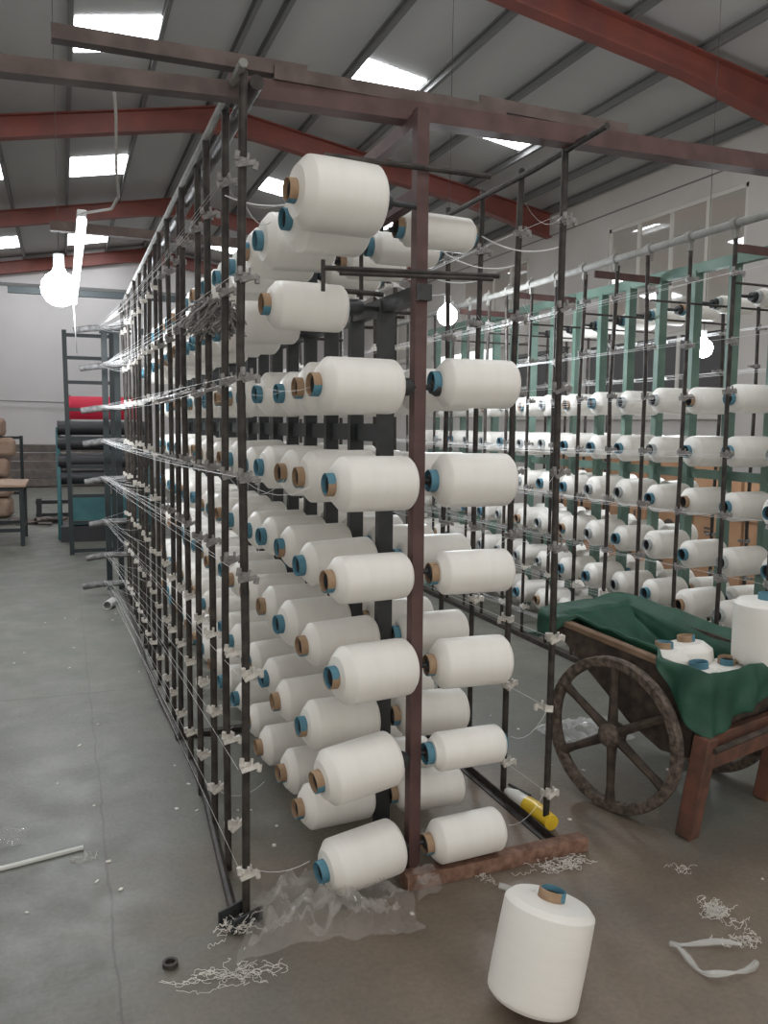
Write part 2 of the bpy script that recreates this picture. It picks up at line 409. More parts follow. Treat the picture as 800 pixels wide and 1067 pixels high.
def near_rack():
    FRONT_L = {0: (2.015, .098, 'brown', .0), 2: (1.507, .078, 'brown', 0), 3: (1.23, .0785, 'two-tone', 0), 4: (.957, .0685, 'brown', 0), 5: (.678, .086, 'two-tone', 0), 6: (.388, .083, 'brown', -.11), 7: (.11, .083, 'blue', -.085)}
    FRONT_R = {2: (1.522, .072, 'blue', 0), 3: (1.236, .080, 'blue', 0), 4: (.958, .066, 'brown', 0), 5: (.678, .076, 'brown', 0), 6: (.405, .059, 'blue', 0), 7: (.119, .068, 'brown', -.03)}
    SECOND_L = {0: .095, 1: .073}
    for k in range(16):
        y = A_Y0 + PITCH * k
        for i, z in enumerate(A_Z):
            if not ((i == 1 and k in (0, 2)) ):
                core = core_pick(); r = random.choice((.070, .074, .078, .081)); dr = random.uniform(-.045, .02); zz = z + random.uniform(-.008, .008)
                if i == 0: r = random.choice((.09, .094, .098))
                if k == 0 and i in FRONT_L: zz, r, core, dr = FRONT_L[i]
                if k == 1 and i in SECOND_L: r = SECOND_L[i]; core = 'blue' if i == 0 else 'brown'
                if k == 1 and i == 6: r = .082
                if k == 1 and i == 3: core = 'brown'
                if k == 1 and i == 4: core = 'blue'
                if k == 1 and i == 5: core = 'brown'
                if k == 1 and i == 7: core = 'brown'
                x = A_X - .155 - (.055 if i == 0 else 0) - (.115 if i == 1 else 0) + random.uniform(-.012, .012)
                if k == 0: x = {0: .715, 2: .780, 3: .826, 4: .819, 5: .831, 6: .788, 7: .802}[i]
                bobbin((x, y, zz), r, core, 'white yarn bobbin, %s core, dark rack aisle side, %s row from floor, %s upright back' % (core, ORD[7 - i], ORD[k]) if k else
                       'white yarn bobbin, %s core, dark rack aisle side, %s row from floor, foremost upright' % (core, ORD[7 - i]), 'bobbins on the aisle side of the dark rack', dr, random.uniform(.04, .16))
            if i == 1 or (i == 0 and k not in (1, 2, 3, 4, 5)) or k > 6: continue
            core = core_pick(); r = random.choice((.068, .072, .076, .08)); dr = random.uniform(-.02, .03); zz = z + random.uniform(-.008, .008)
            if i == 0: r = .056; core = ('brown', 'brown', 'blue', 'brown', 'blue', 'brown')[k]
            if k == 0: zz, r, core, dr = FRONT_R[i]
            bobbin((A_X + .175 + random.uniform(-.006, .006), y, zz), r, core, 'white yarn bobbin, %s core, dark rack cart side, %s row from floor, %s upright back' % (core, ORD[7 - i], ORD[k]) if k else
                   'white yarn bobbin, %s core, dark rack cart side, %s row from floor, foremost upright' % (core, ORD[7 - i]), 'bobbins on the cart side of the dark rack', dr, random.uniform(-.04, .05))
near_rack()
B_Y0, B_X = 3.02, 3.36
B_Z = [2.08, 1.81, 1.545, 1.275, 1.0, .725, .45, .175]
for k in range(15):
    y = B_Y0 + PITCH * k
    for i, z in enumerate(B_Z):
        if i >= 2:
            core = random.choice(('blue', 'blue', 'brown', 'pale', 'pale', 'pale')); r = random.choice((.074, .078, .082)) if i != 2 else .071
            bobbin((B_X - .135 + random.uniform(-.006, .006), y, z + random.uniform(-.006, .006)), r, core, 'white yarn bobbin, %s core, green rack cart side, %s row from floor, %s upright back' % (core, ORD[7 - i], ORD[k]),
                   'bobbins on the cart side of the green rack', random.uniform(-.03, .02))
        if (i == 0 and 1 <= k <= 9) or (i == 3 and k < 9) or (i in (6, 7) and k < 9) or (i in (4, 5) and 4 <= k < 10):
            core = random.choice(('blue', 'brown', 'pale', 'pale')); r = .05 if i == 0 else random.choice((.07, .075))
            bobbin((B_X + .28 if i == 0 else B_X + .18, y, z + (.02 if i == 0 else random.uniform(-.006, .006))), r, core, 'white yarn bobbin, %s core, green rack wall side, %s row from floor, %s upright back' % (core, ORD[7 - i], ORD[k]),
                   'bobbins on the wall side of the green rack', random.uniform(-.02, .02))

# ------------------------------------------------------------------ racks
def guide_mesh():
    mb = MB()
    mb.box((0, 0, 0), (.028, .03, .022)); rot = Matrix.Rotation(R(-20), 3, 'Y')
    mb.box((.012, -.018, -.004), (.052, .012, .013), rot)
    mb.tube([(-.014, -.018, .0), (-.014, -.018, .022)], .007, 8); mb.tube([(.036, -.018, -.014), (.037, -.018, .006)], .0075, 8)
    mb.tube([(.014, -.02, -.004), (.014, -.02, .022)], .0042, 6)
    return mb
GM = guide_mesh().mesh('thread_guide', CERAM, 35); GMD = guide_mesh().mesh('thread_guide', CERAMD, 35)
def rack_poles(root, x, ys, zs, ztop, detail, side, rad=.011):
    far = MB()
    for k, y in enumerate(ys):
        b = [random.uniform(-.008, .008) for _ in range(4)]
        lean = random.uniform(-.012, .012)
        pts = [(x + lean + b[0], y, ztop), (x + b[1], y + b[2], 1.6), (x + b[3], y, .8), (x - lean * .5, y, .0)]
        o = MB().tube(pts, rad * random.uniform(.92, 1.08), 10).obj('guide_pole', POLE, root)
        for z in zs:
            px = x + random.uniform(-.004, .004); zz = z + random.uniform(-.018, .018); tw = random.uniform(-.5, .5) + (PI if side > 0 and random.random() < .3 else 0)
            if k < detail:
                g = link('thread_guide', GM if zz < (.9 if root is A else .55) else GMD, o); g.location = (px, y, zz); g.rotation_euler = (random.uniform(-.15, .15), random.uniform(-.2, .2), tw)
            else:
                M = Matrix.Translation((px, y, zz)) @ Matrix.Rotation(tw, 4, 'Z')
                far.box((px, y, zz), (.03, .03, .022)); far.box(M @ Vector((.016, -.018, 0)), (.06, .014, .014), M.to_3x3()); far.tube([M @ Vector((-.014, -.018, 0)), M @ Vector((-.014, -.018, .024))], .0075, 6)
    if far.v:
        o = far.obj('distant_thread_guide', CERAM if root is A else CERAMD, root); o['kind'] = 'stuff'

A = thing('yarn_rack', 'tall dark steel yarn rack with a rust red front post, beside the aisle', 'yarn rack', (0, 0, 0))
A_LX, A_RX = .455, 1.53
a_ly = [2.252, 2.52, 2.81, 3.09, 3.40] + [3.64 + PITCH * k for k in range(12)]
a_ry = [2.41 + PITCH * k for k in range(15)]
A_GZ = [2.078, 1.784, 1.519, 1.244, .992, .70, .44, .146]
rack_poles(A, A_LX, a_ly, A_GZ, 2.30, 8, -1)
rack_poles(A, A_RX, a_ry, A_GZ, 2.30, 4, 1)
# front post: oxide red angle with the pegs of the first column
mb = MB(); bar(mb, angle(.036, .04, .006), (A_X - .018, 2.262, 0), (A_X - .022, 2.262, 2.285), (0, 1, 0)); front = mb.obj('front_post', DRED, A)
ups = [front]
for k in range(1, 17):
    y = A_Y0 + PITCH * k; mb = MB(); top = 1.79 if k % 4 else 2.28
    bar(mb, chan(.05, .032, .005), (A_X, y, 0), (A_X, y, top), (0, 1, 0))
    for z in [.05 + .07 * q for q in range(24)]: mb.tube([(A_X - .004, y - .0165, z), (A_X - .004, y - .0145, z)], .004, 6)
    ups.append(mb.obj('upright', BLACK, A))
hd = MB(); bar(hd, rect(.04, .045), (A_X, 2.24, 1.775), (A_X, 7.1, 1.775)); hd.obj('header_rail', BLACK, A)
tp = MB(); bar(tp, rect(.036, .04), (A_X, 2.27, 2.055), (A_X, 7.1, 2.055)); toprail = tp.obj('upper_rail', DRED, A)
tp = MB(); bar(tp, rect(.036, .04), (A_X, 2.27, 2.262), (A_X, 7.1, 2.262)); tp.obj('ridge_rail', DRED, A)
mdr = MB(); bar(mdr, rect(.03, .06), (A_X + .01, 2.6, 1.372), (A_X + .01, 7.1, 1.372)); mdr.obj('middle_rail', LADDER, A)
pegfar = MB()
for k in range(16):
    y = A_Y0 + PITCH * k
    for i, z in enumerate(A_Z):
        for sd in (-1, 1):
            if i == 1 and k in (0, 2) and sd < 0: continue
            if sd > 0 and (i == 1 or (i == 0 and k not in (1, 2, 3, 4, 5))): continue
            if sd > 0 and k > 6: continue
            zz = z if k else {(0, -1): 2.015, (6, -1): .395, (7, -1): .115, (6, 1): .405, (7, 1): .119, (5, 1): .678, (5, -1): .678}.get((i, sd), z)
            mb = MB() if k < 6 else pegfar
            if i == 0 and sd < 0: L0, L1 = .10, .24
            elif i == 1 and sd < 0: L0, L1 = .08, .2
            else: L0, L1 = .03, .12
            mb.tube([(A_X + sd * .01, y + .012, zz), (A_X + sd * (L0 + .02), y, zz)], .0085, 8)
            mb.tube([(A_X + sd * L0, y, zz), (A_X + sd * (L0 + .012), y, zz), (A_X + sd * L1, y, zz)], [.018, .026, .024], 12)
            if k < 6: mb.obj('peg', BLACK, toprail if i == 0 else ups[k])
o = pegfar.obj('distant_peg', BLACK, A); o['kind'] = 'stuff'
MB().tube([(A_LX - .005, 2.2, 2.30), (A_LX, 4.5, 2.305), (A_LX, 7.3, 2.30)], .012, 8).obj('top_rod', CONDUIT, A)
MB().tube([(A_LX + .045, 2.27, 2.285), (A_LX + .045, 7.3, 2.285)], .02, 10).obj('top_tube', POLE, A)
MB().tube([(A_RX, 2.19, 2.285), (A_RX, 2.6, 2.27), (A_RX, 7.2, 2.275)], .011, 8).obj('top_rod', POLE, A)
MB().tube([(.416, 2.25, .014), (.433, 2.564, .014), (.463, 3.088, .014), (.452, 3.631, .014), (.425, 4.162, .014), (.41, 4.985, .014), (.43, 5.9, .014), (.44, 7.2, .014)], .013, 8).obj('base_rod', POLE, A)
mb = MB(); bar(mb, angle(.03, .03, .005), (1.51, 2.3, 0), (1.49, 7.2, 0)); mb.obj('base_rail', POLE, A)
mb = MB(); bar(mb, [(-.03, -.022), (.03, -.022), (.032, .012), (.02, .022), (-.026, .022), (-.032, .01)], (.93, 2.237, .024), (1.585, 2.262, .024)); mb.obj('base_beam', RUST, A)
mb = MB(); bar(mb, chan(.07, .04, .006), (.385, 2.20, .022), (.475, 2.25, .022)); mb.obj('foot_block', BLACK, A)
for y in (3.7, 5.3):
    mb = MB(); bar(mb, rect(.04, .02), (.43, y, .015), (1.5, y, .015)); mb.obj('base_beam', POLE, A)
for a, b, r in (((.674, 2.235, 2.112), (1.17, 2.235, 2.112), .008), ((.667, 2.235, 1.819), (1.205, 2.235, 1.834), .007), ((.714, 2.225, 1.806), (1.18, 2.225, 1.822), .006), ((.685, 2.53, 1.813), (.955, 2.53, 1.806), .008),
                ((.67, 2.235, 1.84), (.67, 2.235, 1.757), .006), ((.891, 2.56, 2.06), (.893, 2.56, 1.79), .007), ((.74, 2.86, 1.80), (1.2, 2.86, 1.80), .007), ((.74, 3.43, 1.80), (1.25, 3.43, 1.81), .007), ((.9, 3.2, 1.83), (1.3, 3.2, 1.83), .007), ((.80, 4.0, 1.81), (1.3, 4.0, 1.81), .007)):
    MB().tube([a, b], r, 8).obj('cross_rod', POLE, A)
# far end frame with the thread bars
for x in (.335, .43):
    mb = MB(); bar(mb, rect(.045, .06), (x, 7.3, 0), (x, 7.3, 2.16), (0, 1, 0)); mb.obj('end_post', LADDER, A)
for x in (1.0, 1.5):
    mb = MB(); bar(mb, rect(.045, .06), (x, 7.3, 0), (x, 7.3, 2.3), (0, 1, 0)); mb.obj('end_post', LADDER, A)
mb = MB(); bar(mb, rect(.05, .05), (.3, 7.33, 2.14), (1.6, 7.33, 2.14)); mb.obj('end_beam', LADDER, A)
for i, z in enumerate((2.12, 1.83, 1.50, 1.24, .94, .60, .33, .10)):
    x0 = (.10, .14, .14, .15, .155, .18, .15, .12)[i]
    MB().tube([(x0, 7.05, z - .02), (x0 + .12, 7.03, z), (.47, 6.98, z + .012)], [.024, .026, .022], 10).obj('guide_bar', MATS['bar_grey'], A)
# overhead steel
B = thing('yarn_rack', 'green steel yarn rack with grey top conduit, beyond the handcart near the window wall', 'yarn rack', (0, 0, 0))
B_LX, B_RX = 2.83, 3.9
b_ly = [3.05 - PITCH] + [3.05 + PITCH * k for k in range(14)]
rack_poles(B, B_LX, b_ly, [2.10, 1.80, 1.555, 1.27, .99, .72, .47, .2], 2.27, 9, -1, .0105)
rack_poles(B, B_RX, [3.1 + PITCH * k for k in range(13)], [2.0, 1.75, 1.5, 1.27, .99, .72, .47, .2], 2.2, 2, 1, .0105)
upsB = []
for k in range(-1, 16):
    y = B_Y0 + PITCH * k; mb = MB(); bar(mb, chan(.055, .04, .005), (B_X, y, 0), (B_X, y, 2.27), (0, 1, 0)); upsB.append(mb.obj('upright', GREEN, B))
mb = MB(); bar(mb, rect(.045, .055), (B_X, 2.6, 2.285), (B_X, 7.6, 2.285)); mb.obj('top_rail', GREEN, B)
mb = MB(); bar(mb, rect(.03, .05), (B_X + .01, 2.6, 1.14), (B_X + .01, 7.6, 1.14)); mb.obj('middle_rail', GREEN, B)
mb = MB(); bar(mb, rect(.05, .03), (B_LX, 2.7, .016), (B_LX, 7.6, .016)); mb.obj('base_rail', POLE, B)
mb = MB(); mb.tube([(B_LX - .005, 2.65, 2.305), (B_LX - .005, 7.4, 2.285)], .019, 12)
MBc = mb.obj('top_conduit', CONDUIT, B)
for y in b_ly[:12]:
    cl = MB(); cl.tube([(B_LX - .005, y - .016, 2.304), (B_LX - .005, y + .016, 2.304)], .026, 12); cl.box((B_LX, y, 2.265), (.022, .02, .05)); cl.tube([(B_LX, y, 2.32), (B_LX, y, 2.345)], .006, 6); cl.obj('pipe_clamp', CONDUIT, MBc)
pegB = MB()
for k in range(15):
    y = B_Y0 + PITCH * k
    for i, z in enumerate(B_Z):
        if i >= 2:
            mb = MB() if k < 7 else pegB
            mb.tube([(B_X - .01, y, z), (B_X - .05, y, z)], .009, 8); mb.tube([(B_X - .03, y, z), (B_X - .2, y, z)], .024, 10)
            if k < 7: mb.obj('peg', BLACK, upsB[k + 1])
        if (i == 0 and 1 <= k <= 9) or (i == 3 and k < 9) or (i in (6, 7) and k < 9) or (i in (4, 5) and 4 <= k < 10):
            zz = z + .02 if i == 0 else z
            pegB.tube([(B_X, y, zz), (B_X + .05 + (.1 if i == 0 else 0), y, zz)], .009, 8); pegB.tube([(B_X + .04 + (.07 if i == 0 else 0), y, zz), (B_X + .2, y, zz)], .025, 10)
o = pegB.obj('distant_peg', BLACK, B); o['kind'] = 'stuff'
for k in (1, 4, 7, 10):
    y = B_Y0 + PITCH * k; mb = MB(); bar(mb, rect(.012, .04), (B_LX + .05 if k > 2 else B_LX + .25, y, 2.27), (B_X + .06, y, 2.262)); mb.obj('tie_bar', DRED, B)
for k in range(0, 12):
    y = B_Y0 + PITCH * k
    if k % 2 == 0: MB().tube([(B_LX + .02, y + .04, 2.05), (B_RX, y + .04, 2.04)], .006, 6).obj('cross_rod', POLE, B)
for y in (3.0, 4.8, 6.6):
    mb = MB(); bar(mb, rect(.04, .03), (B_LX, y, .016), (B_RX, y, .016)); mb.obj('base_beam', GREEN, B)

# ------------------------------------------------------------------ loose thread sheets
def sag(a, b, s, n=8):
    a, b = Vector(a), Vector(b); return [a.lerp(b, t / n) - Vector((0, 0, s * 4 * (t / n) * (1 - t / n))) for t in range(n + 1)]
def sheet(name, label, x, ys, zs, yend, xend, zend, r=.0006, tubex=None, tubey=None):
    mb = MB()
    for i, z in enumerate(zs):
        for k, y in enumerate(ys):
            if i > 4 and k % 2: continue
            off = random.uniform(-.03, .03)
            mb.tube(sag((x - .014 + random.uniform(-.012, .012), y, z + random.uniform(-.012, .012)), (xend[i] + off, yend + random.uniform(-.05, .05), zend[i] + random.uniform(-.012, .012)), random.uniform(.0, .035), 6), r, 3, False)
            if tubex is not None and k < 7 and random.random() < .55:
                mb.tube(sag((x, y, z), (tubex, tubey[min(k, len(tubey) - 1)], z - .02), random.uniform(.01, .06), 6), r, 3, False)
    return tag(mb.obj(name, THREAD), label, 'yarn', None, 'stuff')
sheet('yarn_threads', 'white threads running back along the aisle side of the dark rack', A_LX, a_ly, A_GZ, 7.03, [.3] * 8, (2.14, 1.85, 1.52, 1.26, .96, .62, .35, .12), tubex=.64, tubey=[A_Y0 + PITCH * k for k in range(16)])
sheet('yarn_threads', 'white threads running back along the cart side of the dark rack', A_RX, a_ry, A_GZ, 7.25, [A_RX - .05] * 8, A_GZ, .0006, tubex=1.3, tubey=[A_Y0 + PITCH * k for k in range(16)])
sheet('yarn_threads', 'white threads running back along the cart side of the green rack', B_LX, b_ly, [2.10, 1.80, 1.555, 1.27, .99, .72, .47, .2], 7.5, [B_LX - .03] * 8, [2.08, 1.80, 1.54, 1.27, .99, .72, .47, .2], .0006)
sheet('yarn_threads', 'white threads running back along the wall side of the green rack', B_RX, [3.1 + PITCH * k for k in range(13)], [2.0, 1.75], 7.5, [B_RX] * 2, [2.0, 1.75], .0014)
mb = MB()
for k in range(1, 6):
    y = A_Y0 + PITCH * k
    mb.tube(sag((1.31, y, 2.02 + .0), (1.53, y - .13, 1.99 - .01 * k), .03, 12), .0022, 4, False)
mb.tube(sag((.63, 2.28, 2.0), (.455, 2.5, 2.05), .02, 10), .0018, 4, False); mb.tube(sag((.6, 2.55, 2.0), (.455, 2.25, 1.98), .03, 10), .0016, 4, False)
tag(mb.obj('yarn_threads', THREAD), 'sagging white strands between the topmost bobbins and the poles', 'yarn', None, 'stuff')

# ------------------------------------------------------------------ overhead steelwork on top of the dark rack
mb = MB(); bar(mb, chan(.05, .042, .006), (-1.8, 2.36, 2.205), (.47, 2.36, 2.285)); tag(mb.obj('overhead_beam', OVERH), 'dark overhead channel running out over the aisle from the rack corner', 'beam')
mb = MB(); bar(mb, [(-.03, -.027), (.03, -.027), (.03, -.02), (-.022, -.02), (-.022, .027), (-.03, .027)], (.44, 2.37, 2.298), (3.4, 2.37, 2.318)); tag(mb.obj('overhead_beam', DRED), 'long reddish overhead angle resting on the dark rack, reaching over the handcart', 'beam')
for a, b, l in (((.0, 2.34, 2.353), (.655, 2.36, 2.360), 'rusty angle iron lying on top, sticking out over the aisle'), ((.56, 2.35, 2.343), (1.28, 2.37, 2.340), 'rusty angle iron lying on top, spanning above the front post'), ((1.19, 2.37, 2.362), (1.72, 2.37, 2.348), 'short rusty angle iron lying on top at the cart side corner')):
    mb = MB(); bar(mb, [(-.02, -.018), (.02, -.018), (.02, -.012), (-.014, -.012), (-.014, .018), (-.02, .018)], a, b); tag(mb.obj('angle_iron', OVERH), l, 'steel bar')
for a, b, l in (((-.03, 4.5, 2.34), (1.62, 4.55, 2.34), 'brown steel bar laid across the dark rack nearer its front'), ((-.34, 6.72, 2.335), (1.62, 6.7, 2.335), 'dark steel bar laid across the dark rack beside its far end')):
    mb = MB(); bar(mb, rect(.04, .045), a, b); tag(mb.obj('cross_bar', OVERH if a[1] < 6 else LADDER), l, 'steel bar')

# ------------------------------------------------------------------ lamps
tl = thing('tube_lamp', 'white twin tube lamp hanging lengthwise above the aisle', 'lamp', (.09, 4.67, 2.16))
mb = MB()
for s in (-1, 1):
    mb2 = MB()
    mb2.box((0, s * .63, .016), (.034, 1.22, .022)); hs = mb2.obj('lamp_housing', SOCK, tl, bevel=.004)
    for q in (-1, 1):
        MB().tube([(q * .0105, s * .63 - .58, -.005), (q * .0105, s * .63 + .58, -.005)], .008, 10).obj('lamp_tube', TUBELIT, hs)
tag(MB().tube([(.148, 2.36, 2.24), (.155, 2.42, 2.2), (.165, 2.62, 2.12), (.178, 2.74, 2.075), (.165, 2.9, 2.075), (.13, 3.1, 2.11), (.09, 3.42, 2.17)], .0045, 6).obj('lamp_cable', CABLE), 'pale cable looping from the overhead channel to the tube lamp', 'cable')
tag(MB().tube(sag((.09, 5.93, 2.15), (.12, 7.0, 1.92), .02), .004, 6).obj('lamp_cable', CABLE), 'pale cable from the far end of the tube lamp to the thread bars', 'cable')
def bulb_lamp(loc, r, label, power, top):
    t = thing('light_bulb', label, 'lamp', loc)
    prof = [(-r, .001), (-r * .92, r * .4), (-r * .7, r * .72), (-r * .3, r * .955), (0, r), (r * .35, r * .94), (r * .7, r * .71), (r * .92, r * .4), (r * 1.12, r * .3)]
    M = Matrix.Rotation(R(-90), 4, 'Y')
    MB().lathe([(a, b) for a, b in prof], 24, M=M).obj('glass_bulb', BULB, t)
    MB().tube([(0, 0, r * 1.1), (0, 0, r * 1.9)], [r * .3, r * .3], 12).obj('lamp_socket', SOCK, t)
    MB().tube([(0, 0, r * 1.85), (.01, 0, top - loc[2])], .002, 6).obj('lamp_cord', POLE, t)
    l = bpy.data.lights.new('bulb_light', 'POINT'); l.energy = power; l.color = (.90, .95, 1); l.shadow_soft_size = r * 1.2
    lo = bpy.data.objects.new('bulb_light', l); C.objects.link(lo); lo.location = (loc[0], loc[1], loc[2] - r * 2.4)
bulb_lamp((.007, 6.0, 2.26), .115, 'glaring white bulb hanging above the aisle beside the far end of the dark rack', 60, zr(.007))
bulb_lamp((2.33, 5.0, 2.10), .065, 'glaring white bulb hanging in the gap between the dark and green racks', 45, zr(2.33))
bulb_lamp((4.2, 4.78, 1.95), .065, 'glaring white bulb hanging behind the green rack near the window wall', 30, zr(4.2))

# ------------------------------------------------------------------ handcart
th = math.atan2(.289, .957)
cart = thing('handcart', 'old two wheeled handcart with spoked wheels and rust red wooden legs', 'cart', (1.839, 2.466, 0), th)
def wheel(x):
    o = thing.__globals__['bpy'].data.objects.new('wheel', None); C.objects.link(o); o.parent = cart; o.location = (x, 0, .286)
    mb = MB(); ro = .285
    mb.lathe([(-.017, ro - .034), (-.02, ro - .004), (-.012, ro), (.012, ro), (.02, ro - .004), (.017, ro - .034), (.004, ro - .040), (-.004, ro - .040)], 56, True)
    mb.obj('rim', DUSTIRON, o)
    for k in range(6):
        a = R(90 + 60 * k); d = Vector((0, math.cos(a), math.sin(a)))
        MB().tube([d * .03, d * .1, d * .2, d * (ro - .03)], [.020, .0165, .0145, .020], 8).obj('spoke', CARTIRON, o)
    MB().lathe([(-.05, .001), (-.05, .018), (-.04, .028), (-.028, .043), (.028, .043), (.045, .03), (.045, .001)], 20).obj('hub', DUSTIRON, o)
    return o
wheel(0); wheel(.625)
MB().tube([(-.03, 0, .286), (.655, 0, .286)], .016, 12).obj('axle', CARTIRON, cart)
side = [(.40, .645), (-.31, .555), (-.27, .27), (-.16, .265), (-.02, .33), (.08, .41)]
for x in (.06, .545):
    M = Matrix(((0, 0, 1, x), (1, 0, 0, 0), (0, 1, 0, 0), (0, 0, 0, 1))); MB().prism(side, .02, M).obj('side_panel', CARTIRON, cart)
mb = MB()
for (s0, z0), (s1, z1) in zip(side[2:] , side[3:] + [side[0]]):
    bar(mb, rect(.485, .014), (.31, s0, z0 + .008), (.31, s1, z1 + .008))
mb.obj('floor_plate', CARTIRON, cart)
mb = MB(); bar(mb, rect(.485, .016), (.31, -.27, .27), (.31, -.31, .54), (0, 1, 0)); mb.obj('end_panel', CARTIRON, cart)
mb = MB(); bar(mb, rect(.036, .024), (.07, .33, .637), (.07, -.30, .558)); mb.obj('side_rail', WOODB, cart, bevel=.004)
mb = MB(); bar(mb, rect(.03, .024), (.55, .38, .60), (.55, -.30, .51)); mb.obj('side_rail', WOODB, cart, bevel=.004)
for x in (.05, .56):
    mb = MB(); bar(mb, rect(.058, .062), (x, -.285, 0), (x + .01, -.335, .37), (0, 1, 0)); mb.obj('leg', WOODR, cart, bevel=.006)
mb = MB(); bar(mb, rect(.032, .12), (.03, -.318, .30), (.66, -.318, .29)); mb.obj('cross_board', WOODR, cart, bevel=.004)
MB().tube([(.06, -.365, .325), (.35, -.372, .33), (.75, -.38, .345)], .011, 8).obj('handle_bar', CARTIRON, cart)
# tarpaulin: lines the box and hangs over its edge
def tarp():
    P = []  # rim loop (x, s, z, outward dx, ds, hang, outside?)
    x0, x1, s0, s1 = .075, .575, -.315, .405
    def zrim(s, x=0): return .555 + (s + .31) * .127 + .022 - (.03 * x / .6 if s < -.2 else 0)
    loop = []
    def seg(a, b, nrm, hang0, hang1, k):
        for i in range(k):
            t = i / k; x = a[0] + (b[0] - a[0]) * t; s = a[1] + (b[1] - a[1]) * t; loop.append((x, s, nrm, hang0 + (hang1 - hang0) * t))
    seg((x0 - .025, s0 + .17), (x0 - .03, s0), (-1, 0), .02, .22, 8)     # near side, rear corner hangs out
    seg((x0 - .02, s0 - .012), (.24, s0 - .012), (0, -1), .235, .165, 8); seg((.24, s0 - .012), (x1, s0 - .012), (0, -1), .165, .10, 14)  # rear end
    seg((x1 + .02, s0), (x1 + .02, s1), (1, 0), .08, .12, 24)            # far side
    seg((x1, s1 + .012), (x0, s1 + .012), (0, 1), .10, .12, 22)          # front end
    seg((x0 - .03, s1), (x0 - .03, s1 - .13), (-1, 0), .12, .05, 6)      # near front flap
    seg((x0 + .02, s1 - .14), (x0 + .02, s0 + .18), (-1, 0), -.02, -.02, 18)  # tucked inside along the bare rail
    n_ = len(loop); cols = []
    def bottomz(s): return .34 if s < -.02 else (.36 + (s + .02) * .8 if s < .08 else .44 + (s - .08) * .735)
    rnd = [random.uniform(-1, 1) for _ in range(n_)]
    rows = 13
    vs = []
    for i, (x, s, (nx, ns), hang) in enumerate(loop):
        w = (rnd[i] + rnd[(i + 1) % n_] + rnd[i - 1]) / 3; w2 = rnd[(i * 3) % n_]
        zr_ = zrim(s, x); xi = min(max(x, x0 + .035), x1 - .05); si = min(max(s, s0 + .05), s1 - .07)
        col_ = [(.325 + (xi - .325) * .3, si * .4 + .02, bottomz(si * .4 + .02) + .02)]
        for j in range(6):   # inside, from the bottom up
            t = j / 5.; zb = bottomz(si) + .012
            z = zb + (zr_ - zb) * t; fx = xi * (1 - t) + x * t if t > .85 else xi - nx * .015 * (1 - t); fs = si * (1 - t) + s * t if t > .85 else si - ns * .02 * (1 - t)
            amp = .016 * math.sin(t * PI)
            if t > .5 and t <= .85: fx = xi; fs = si
            col_.append((fx - nx * (amp * w + .006), fs - ns * (amp * w + .006), z))
        col_.append((x - nx * .004, s - ns * .004, zr_ + .012 + .006 * w))
        if hang < 0:
            for j in range(6): col_.append((x + .0 + nx * .0005 * j, s, zr_ + .012 - .002 * j))
        else:
            for j in range(1, 7):
                t = j / 6.; h = hang * (1 + .07 * w2)
                col_.append((x + nx * (.012 + .02 * t * (1 + w) + .012 * math.sin(i * 1.3) * t), s + ns * (.012 + .02 * t * (1 + w) + .012 * math.sin(i * 1.1) * t), zr_ + .01 - h * t))
        vs.append(col_)
    mb = MB()
    from mathutils import noise
    for c in vs:
        for p in c:
            p = Vector(p); n3 = noise.noise_vector(p * 9) * .012 + noise.noise_vector(p * 22 + Vector((3, 1, 2))) * .006
            mb.v.append(p + n3)
    nv = len(vs[0])
    for i in range(n_):
        a, b = i * nv, ((i + 1) % n_) * nv
        for j in range(nv - 1): mb.face([a + j, b + j, b + j + 1, a + j + 1])
    o = mb.obj('tarpaulin', TARP, None, 60)
    o.location = cart.location; o.rotation_euler = cart.rotation_euler
    md = o.modifiers.new('solid', 'SOLIDIFY'); md.thickness = .004; md.offset = 0
    sb = o.modifiers.new('sub', 'SUBSURF'); sb.levels = 2; sb.render_levels = 2
    return tag(o, 'dark green tarpaulin lining the handcart and hanging over its edges', 'tarpaulin')
tarp()
ct, st = math.cos(th), math.sin(th)
def cw(x, s, z): return (1.839 + ct * x - st * s, 2.466 + st * x + ct * s, z)
UP = -R(90)
def cbob(x, s, z, r, core, label, tx=0, ty=0):
    e = bobbin(cw(x, s, z), r, core, label, 'bobbins piled in the handcart', rot=(tx, R(90) + ty, random.uniform(0, 6)))
    return e
cbob(.19, -.07, .47, .093, 'two-tone', 'white yarn bobbin in the handcart beside the bare wooden side rail', .08, .06)
cbob(.375, -.06, .465, .095, 'brown', 'white yarn bobbin tipped in the handcart near its far side', -.14, .12)
cbob(.235, -.20, .42, .088, 'blue', 'white yarn bobbin low in the handcart right behind the hanging tarpaulin', .05, -.08)
cbob(.425, -.185, .405, .092, 'brown', 'white yarn bobbin tipped in the handcart underneath the topmost one', .2, -.1)
cbob(.525, -.275, .648, .115, 'blue', 'large white yarn bobbin standing on top of the others in the handcart', 0, .0)
